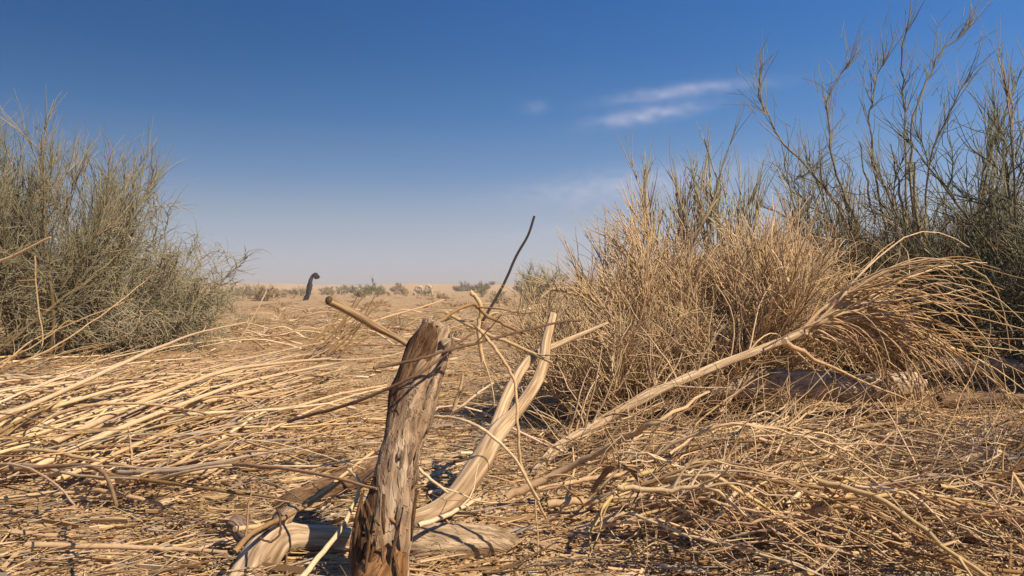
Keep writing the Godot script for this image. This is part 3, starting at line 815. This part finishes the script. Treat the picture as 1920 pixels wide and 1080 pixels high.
# ---------------------------------------------------------------- heap of long stems on the left
func left_heap() -> void:
	var main := [   # label, radius, points px, py, height above ground
		["long arching stem along the top of the left heap, reaching the rounded shrub", 0.013, [[-40, 800, .12], [130, 728, .2], [290, 655, .26], [380, 622, .28], [465, 604, .25]]],
		["long stem on the left heap just below the arching top stem", 0.012, [[-40, 812, .10], [150, 748, .16], [250, 722, .18], [335, 704, .17]]],
		["thick pale stem in the middle of the left heap, pointing at the stump", 0.016, [[100, 830, .12], [240, 765, .18], [330, 728, .2], [450, 690, .2], [620, 672, .16]]],
		["second thick stem in the middle of the left heap, under the first", 0.014, [[60, 880, .10], [200, 815, .15], [350, 755, .18], [480, 712, .17], [640, 680, .13]]],
		["pale blunt stem lying across the heap front", 0.017, [[236, 797, .14], [300, 774, .15], [420, 745, .14], [540, 720, .10], [650, 690, .06]]],
		["stick lying flat before the left heap, bent in the middle", 0.016, [[-30, 872, .04], [130, 886, .03], [230, 900, .03], [275, 896, .03], [410, 880, .03]]],
		["lower stick lying flat at the bottom of the left heap", 0.012, [[-30, 942, .03], [150, 920, .04], [210, 924, .04], [330, 952, .02]]],
		["brown stick lying flat near the bottom left of the photo", 0.010, [[50, 1022, .02], [220, 1026, .02], [330, 1030, .02], [425, 1036, .02]]],
		["long pale stem from the heap running towards the stump", 0.012, [[300, 800, .08], [420, 782, .10], [540, 765, .12], [640, 738, .14], [725, 722, .16]]],
		["thin upright twig standing in the front of the heap", 0.005, [[240, 800, .2], [246, 840, .14], [247, 880, .08], [238, 922, .0]]],
		["dark thin stem from the heap front towards the dark log", 0.008, [[390, 870, .04], [470, 825, .10], [560, 780, .14], [650, 745, .16], [730, 725, .16]]],
		["pale thin stem crossing the ground below the heap", 0.006, [[310, 945, .02], [380, 905, .03], [440, 868, .05], [500, 838, .06]]],
		["crossing twig lying over the heap, running down to the right", 0.006, [[425, 728, .16], [465, 752, .15], [505, 778, .13]]],
	]
	for q in main:
		var pts := []
		for w in q[2]: pts.append(lay(w[0], w[1], w[2]))
		stick("long_stem", q[0], "stem", pts, q[1] * 0.72, q[1] * 0.42, STRAW.lerp(STRAW_PALE, rng.randf() * 0.6), "", 2, 0.0015)
	# the many alike stems of the heap
	for k in 285:
		var f := rng.randf()
		var x0 := rng.randf_range(-160, 330)
		var y0 := lerpf(720, 905, pow(f, 0.8)) + rng.randf_range(-12, 12)
		var run := rng.randf_range(180, 460)
		var slope := rng.randf_range(0.08, 0.46) if rng.randf() < 0.8 else rng.randf_range(-0.25, 0.7)
		var e := rng.randf_range(0.01, 0.12)
		var a := lay(x0, y0, e)
		var b := lay(x0 + run, maxf(y0 - run * slope, 630.0), e * 0.6 + rng.randf_range(0.02, 0.14))
		if a.distance_to(b) > 3.2: b = a + (b - a).normalized() * 3.2
		var side := (b - a).cross(Vector3.UP).normalized() * rng.randf_range(-0.12, 0.16)
		var m1 := a.lerp(b, 0.35) + side + Vector3(0, rng.randf_range(0.0, 0.05), 0)
		var m2 := a.lerp(b, 0.7) + side * 0.8 + Vector3(0, rng.randf_range(0.0, 0.04), 0)
		var r := rng.randf_range(0.0022, 0.0046) if rng.randf() < 0.75 else rng.randf_range(0.0045, 0.008)
		stick("heap_stem", "long thin dry stem lying in the left heap of cut stems", "stem", [a, m1, m2, b], r, r * 0.45, tone([STRAW, STRAW, STRAW_PALE, STRAW_DARK, Color(.44, .34, .235)][rng.randi() % 5], 0.2), "alike stems of the left heap", 0, 0.0018)
	# pale flat stems under the shrubs
	for k in 46:
		var x0 := rng.randf_range(-100, 300)
		var y0 := rng.randf_range(672, 745)
		var a := lay(x0, y0, rng.randf_range(0.01, 0.1))
		var b := lay(x0 + rng.randf_range(90, 260), y0 + rng.randf_range(-22, 22), rng.randf_range(0.02, 0.12))
		stick("flat_stem", "dry stem lying level on the ground before the left shrubs", "stem", [a, a.lerp(b, 0.5) + rv() * 0.03, b], rng.randf_range(0.005, 0.011), 0.004, STRAW.lerp(STRAW_PALE, rng.randf()), "level stems before the left shrubs", 0, 0.004)

# ---------------------------------------------------------------- brushwood on the right
func right_brush() -> void:
	# the big fan branch
	var b0 := lay(1000, 895)
	var o := thing("fan_branch", "long pale branch on the right whose tip opens into a wide fan of bending twigs", "branch", b0)
	var d := -b0.z
	var path := [at(1000, 892, d), at(1040, 845, d + 0.08), at(1110, 800, d + 0.15), at(1210, 745, d + 0.26), at(1330, 692, d + 0.38), at(1440, 650, d + 0.50), at(1500, 625, d + 0.57), at(1540, 600, d + 0.62)]
	part("stem", wood(path, [0.016, 0.0175, 0.018, 0.0175, 0.0165, 0.015, 0.014, 0.009], 18, 8, Color(.62, .46, .29), Color(.74, .57, .38), 0.12, b0), wood_mat, o)
	var tip: Vector3 = path[7]
	for b in 11:
		var w0: float = [-0.25, 0.0, 0.1, 0.2, 0.38, 0.5, 0.66, 0.3, 0.82, -0.12, 0.45][b] + rng.randf_range(-0.08, 0.08)
		var q: Vector3 = tip if b < 5 else path[6].lerp(tip, rng.randf())
		var dir := Vector3(cos(w0), sin(w0), rng.randf_range(-0.4, 0.25)).normalized()
		var limb := PackedVector3Array([q])
		var ll := rng.randf_range(0.14, 0.36)
		for i in 6:
			dir = (dir + rv() * 0.10 - Vector3(0, 0.03 + 0.05 * maxf(w0, 0.0), 0)).normalized()
			q += dir * ll / 6.0
			limb.append(q)
		var lt := Tubes.new()
		lt.off = b0
		lt.tube(limb, 0.0085, 0.004, 6, tone(STRAW, 0.1), tone(STRAW_PALE, 0.1))
		var fl := part("fan_limb", lt.mesh(), twig_mat, o)
		for k in 15:
			var g := rng.randf_range(0.0, 1.0)
			var gi := mini(int(g * 6), 5)
			var p := limb[gi].lerp(limb[gi + 1], g * 6 - gi)
			var d2 := ((limb[gi + 1] - limb[gi]).normalized() + rv() * 0.46).normalized()
			var l := rng.randf_range(0.12, 0.66)
			if rng.randf() < 0.3: l = rng.randf_range(0.6, 0.95)
			var sag := rng.randf_range(0.03, 0.30) * (0.55 + maxf(w0, 0.0))
			var pts := PackedVector3Array([p])
			for i in 11:
				d2 = (d2 + rv() * 0.17 - Vector3(0, sag * (0.3 + i * 0.11), 0)).normalized()
				p += d2 * l / 11.0
				p.y = maxf(p.y, land(p.x, p.z) + 0.01)
				pts.append(p)
			var tb := Tubes.new()
			tb.off = b0
			var cc := tone([STRAW, STRAW_PALE, STRAW, Color(.46, .29, .14)][rng.randi() % 4], 0.15)
			tb.tube(pts, rng.randf_range(0.0028, 0.0048), 0.0016, 5, cc, tone(cc, 0.1))
			if rng.randf() < 0.5: twig(tb, pts[5], ((pts[6] - pts[5]).normalized() + rv() * 0.6).normalized(), l * 0.35, 0.0022, 6, 0.15, 0.05, cc, cc)
			part("fan_twig", tb.mesh(), twig_mat, fl)
	for k in 22:      # short twigs along the stem
		var i := rng.randi_range(1, 5)
		var tb := Tubes.new()
		tb.off = b0
		var q: Vector3 = path[i].lerp(path[i + 1], rng.randf())
		twig(tb, q, (Vector3(0.5, 0.5, -0.3) + rv() * 0.8).normalized(), rng.randf_range(0.1, 0.4), 0.004, 6, 0.2, 0.0, STRAW, STRAW_PALE, 4)
		part("side_twig", tb.mesh(), twig_mat, o)
	# other named branches: label, radius, twigs, points as px, py, height above ground
	var named := [
		["straight branch lying just below the fan branch and beside it", 0.014, 8, [[950, 932, .03], [1040, 890, .10], [1130, 846, .18], [1240, 786, .28], [1330, 735, .32]]],
		["forked lower branch lying level on the right foreground", 0.013, 9, [[1028, 946, .03], [1120, 938, .04], [1250, 926, .05], [1380, 918, .06], [1450, 896, .10], [1560, 850, .16]]],
		["thin branch lying between the straight branch and the lower one", 0.009, 6, [[1010, 918, .04], [1160, 890, .08], [1290, 870, .1], [1400, 820, .18], [1480, 780, .22]]],
		["twiggy branch lying right of centre, pointing up right", 0.010, 12, [[1300, 880, .08], [1400, 840, .14], [1470, 805, .2], [1530, 765, .25]]],
		["thin branch sweeping right from the lower branch tip to the right edge", 0.008, 5, [[1480, 880, .12], [1600, 900, .12], [1720, 926, .08], [1810, 941, .05], [1960, 942, .04]]],
		["thin branch running flat along the bottom right", 0.008, 5, [[1250, 968, .03], [1370, 972, .04], [1560, 1030, .03], [1700, 1036, .02], [1900, 1058, .02]]],
		["bent thin twig curving down in the bottom right corner", 0.006, 2, [[1560, 920, .12], [1680, 978, .1], [1770, 1030, .06], [1792, 1075, .02]]],
		["long straight twig crossing the log on the right", 0.007, 2, [[1470, 640, .5], [1560, 690, .35], [1680, 740, .22], [1782, 781, .12]]],
		["hooked pale twig by the right edge", 0.007, 1, [[1740, 630, .4], [1830, 690, .25], [1880, 732, .12], [1902, 735, .1], [1898, 690, .2]]],
		["pale stick lying level near the right edge", 0.008, 1, [[1640, 966, .04], [1700, 967, .04], [1760, 968, .04]]],
	]
	for q in named:
		var pts := []
		for w in q[3]: pts.append(lay(w[0], w[1], w[2]))
		stick("dry_branch", q[0], "branch", pts, q[1] * 0.9, q[1] * 0.22, STRAW.lerp(STRAW_PALE, 0.3 * rng.randf()), "", q[2], 0.004)
	# logs
	var logs := [
		["grey weathered log lying behind the fan branch", 0.062, [[1325, 728, .15], [1420, 720, .16], [1500, 720, .16], [1600, 728, .15], [1710, 724, .13]], Color(.50, .37, .26), Color(.70, .55, .41)],
		["grey log lying at the foot of the tall right shrub", 0.045, [[1690, 690, .12], [1780, 685, .12], [1860, 688, .12], [1990, 694, .12]], Color(.40, .29, .20), Color(.60, .46, .34)],
		["short brown log with a pale broken end in the right foreground", 0.030, [[1595, 908, .05], [1680, 908, .055], [1760, 911, .055], [1850, 918, .05]], Color(.26, .16, .085), Color(.42, .28, .16)],
		["dark log lying by the right edge below the tall shrub", 0.030, [[1760, 752, .04], [1840, 748, .05], [1990, 752, .05]], Color(.20, .13, .08), Color(.32, .22, .14)],
	]
	for q in logs:
		var pts := []
		for w in q[2]: pts.append(lay(w[0], w[1], w[2]))
		var l := thing("fallen_log", q[0], "log", pts[0])
		part("log", wood(pts, [q[1] * 0.75, q[1], q[1] * 0.95, q[1]], 22, 9, q[3], q[4], 0.18, pts[0], 0.012), bark_mat, l)
		var end: Vector3 = pts[pts.size() - 1]
		part("broken_stub", wood([end - Vector3(0.06, 0, 0), end + Vector3(0.01, 0.01, 0.02), end + Vector3(0.05, 0.02, 0.03)], [q[1] * 0.5, q[1] * 0.45, q[1] * 0.2], 10, 4, q[4], STRAW_PALE, 0.25, pts[0], 0.01), wood_mat, l)
	# the many alike twigs of the tangle, each with forks of its own
	for k in 240:
		var px := rng.randf_range(1090, 1930)
		var top := 795.0 if px > 1250 else 830.0
		var py := lerpf(top, 1010.0, pow(rng.randf(), 1.2)) - (1 - clampf((px - 990) / 200.0, 0, 1)) * 20
		var e := rng.randf_range(0.02, 0.22) * clampf((1060.0 - py) / 160.0, 0.15, 1.0)
		var a := lay(px, py, e)
		var w := rng.randf_range(-0.35, 0.95) if rng.randf() < 0.55 else rng.randf_range(-PI, PI)
		if py > 900 and rng.randf() < 0.8: w = rng.randf_range(-0.5, 0.15)
		var l := rng.randf_range(0.3, 0.95) * clampf(-a.z / 3.2, 0.45, 1.0)
		var dir := Vector3(cos(w), 0, -sin(w))
		var b := a + dir * l
		b.y = land(b.x, b.z) + rng.randf_range(0.02, 0.30 if px < 1280 else 0.13) * clampf((1040.0 - py) / 200.0, 0.15, 1.0)
		var side := dir.cross(Vector3.UP) * rng.randf_range(-0.32, 0.32) * l
		var r := rng.randf_range(0.0020, 0.0044) if rng.randf() < 0.75 else rng.randf_range(0.0044, 0.0075)
		var c := tone([STRAW, STRAW_PALE, STRAW, STRAW_DARK][rng.randi() % 4], 0.2)
		var p := soft([a, a.lerp(b, 0.35) + side + Vector3(0, rng.randf_range(0, 0.08), 0), a.lerp(b, 0.7) + side * 0.7 + Vector3(0, rng.randf_range(0, 0.06), 0), b], 5, 0.003)
		var tw := Tubes.new()
		tw.off = a
		tw.tube(p, r, r * 0.45, 5, c, tone(c, 0.1))
		for j in rng.randi_range(4, 10):
			var i := rng.randi_range(2, p.size() - 2)
			var d2 := ((p[i + 1] - p[i]).normalized() + rv() * 0.75 + Vector3(0, 0.15, 0)).normalized()
			var e2 := twig(tw, p[i], d2, rng.randf_range(0.2, 0.6) * l, r * 0.55, 6, 0.2, 0.03, c, tone(c, 0.15))
			if rng.randf() < 0.4: twig(tw, e2, (d2 + rv() * 0.6).normalized(), rng.randf_range(0.06, 0.2), r * 0.35, 4, 0.25, 0.03, c, tone(c, 0.15))
		var tt := part("tangled_twig", tw.mesh(), twig_mat, self)
		tt.position = a
		tag(tt, "dry forked twig in the tangle of brushwood on the right", "twig", "alike twigs of the right tangle")
	# fine brushwood that fills the tangle
	var tb := Tubes.new()
	var n := 0
	while n < 4200:
		var x := rng.randf_range(-0.05, 3.6)
		var z := rng.randf_range(-6.0, -1.75)
		if x > -z * 0.75 or x < 0.02 * -z + 0.1 - (z + 3.0) * 0.05: continue
		if z > -2.2 and rng.randf() < 0.6: continue
		if z < -2.75 and z > -4.6 and x > 0.7 and rng.randf() < 0.78: continue
		n += 1
		var low := 0.3 if x > 0.9 and z > -4.7 else 1.0
		var h := rng.randf_range(0.0, 0.18) * rng.randf() * smoothstep(-1.7, -2.8, z) * low
		var w := rng.randf_range(-0.5, 1.0) if rng.randf() < 0.6 else rng.randf_range(-PI, PI)
		var c := tone(STRAW if rng.randf() < 0.6 else STRAW_DARK, 0.25)
		twig(tb, Vector3(x, land(x, z) + 0.006 + h, z), Vector3(cos(w), rng.randf_range(-0.1, 0.9) * smoothstep(-1.9, -3.2, z) * low, -sin(w)).normalized(), rng.randf_range(0.06, 0.34), rng.randf_range(0.0012, 0.0026), 6, 0.30, 0.05, c, tone(c, 0.1))
	var bw := part("brushwood", tb.mesh(), twig_mat, self)
	tag(bw, "fine dry brushwood filling the tangle on the right", "brushwood", "", "stuff")

# ---------------------------------------------------------------- straw and chips on the ground
func scatter(called: String, label: String, category: String, meshes: Array, count: int, far: float, flat: bool, size0: float, size1: float, cols: Array) -> void:
	var buckets := []
	for m in meshes: buckets.append([[], []])
	for k in count:
		var d := 1.15 * pow(far / 1.15, rng.randf())
		var az := deg_to_rad(rng.randf_range(-44, 44))
		var x := d * tan(az)
		var z := -d
		if flat and rng.randf() > 0.62 + 1.0 * bump.get_noise_2d(x * 30.0 + 50.0, z * 30.0): continue
		if flat and d < 2.4 and rng.randf() < 0.45: continue
		var yaw := rng.randf_range(-0.5, 0.35) if rng.randf() < 0.6 else rng.randf_range(0, TAU)
		if x < 0.0 and flat: yaw = rng.randf_range(-0.15, 0.55) if rng.randf() < 0.75 else rng.randf_range(0, TAU)
		var s := rng.randf_range(size0, size1) * (1.0 + 0.07 * d)
		var bas := Basis(Vector3.UP, yaw) * Basis(Vector3.BACK, rng.randf_range(-0.14, 0.2)) * Basis(Vector3.RIGHT, rng.randf_range(0, TAU))
		var t := Transform3D(bas.scaled(Vector3.ONE * s), Vector3(x, land(x, z) + rng.randf_range(0.001, 0.022 if flat else 0.006), z))
		var b = buckets[rng.randi() % meshes.size()]
		b[0].append(t)
		b[1].append(tone(cols[rng.randi() % cols.size()], 0.25))
	var root := thing(called, label, category, Vector3.ZERO)
	root.set_meta("kind", "stuff")
	for i in meshes.size():
		var mm := MultiMesh.new()
		mm.transform_format = MultiMesh.TRANSFORM_3D
		mm.use_colors = true
		mm.mesh = meshes[i]
		mm.instance_count = buckets[i][0].size()
		for j in mm.instance_count:
			mm.set_instance_transform(j, buckets[i][0][j])
			mm.set_instance_color(j, buckets[i][1][j])
		var o := MultiMeshInstance3D.new()
		o.multimesh = mm
		o.material_override = twig_mat
		o.name = called if i == 0 else "%s_%03d" % [called, i]
		o.set_meta("kind", "stuff")
		root.add_child(o, true)

func litter() -> void:
	var straws := []
	for i in 6:
		var tb := Tubes.new()
		twig(tb, Vector3(-0.5, 0, 0), Vector3(1, 0, 0), 1.0, [0.018, 0.014, 0.022, 0.03, 0.016, 0.026][i], 5, [0.08, 0.2, 0.14, 0.06, 0.28, 0.12][i], 0.0, Color.WHITE, Color(0.9, 0.9, 0.9), 4)
		straws.append(tb.mesh())
	for i in 2:
		var bx := BoxMesh.new()
		bx.size = Vector3(0.55 + 0.25 * i, 0.016, [0.06, 0.10][i])
		straws.append(bx)
	scatter("straw_litter", "dry straw and twig bits strewn over the ground", "litter", straws, 78000, 22.0, true, 0.02, 0.12, [STRAW, STRAW_DARK, STRAW_PALE, STRAW, Color(.42, .28, .145), Color(.38, .31, .23), Color(.20, .12, .06)])
	var chips := []
	for i in 4:
		var st := SphereMesh.new()
		st.radius = 0.5
		st.height = 1.0
		st.radial_segments = 8
		st.rings = 4
		var arr := st.get_mesh_arrays()
		var v: PackedVector3Array = arr[Mesh.ARRAY_VERTEX]
		for j in v.size():
			var q := v[j]
			v[j] = Vector3(q.x * (2.4 - 0.4 * i), q.y * 0.5, q.z * 0.7) * (1.0 + 0.9 * grain.get_noise_3d(q.x * 60.0 + i * 77.0, q.y * 60.0, q.z * 60.0))
		arr[Mesh.ARRAY_VERTEX] = v
		var am := ArrayMesh.new()
		am.add_surface_from_arrays(Mesh.PRIMITIVE_TRIANGLES, arr)
		var st2 := SurfaceTool.new()
		st2.create_from(am, 0)
		st2.generate_normals()
		chips.append(st2.commit())
	scatter("ground_chips", "crumbs of bark and earth strewn over the ground", "chips", chips, 30000, 14.0, false, 0.003, 0.012, [Color(.36, .22, .10), Color(.46, .295, .145), Color(.26, .15, .065), Color(.54, .385, .215)])
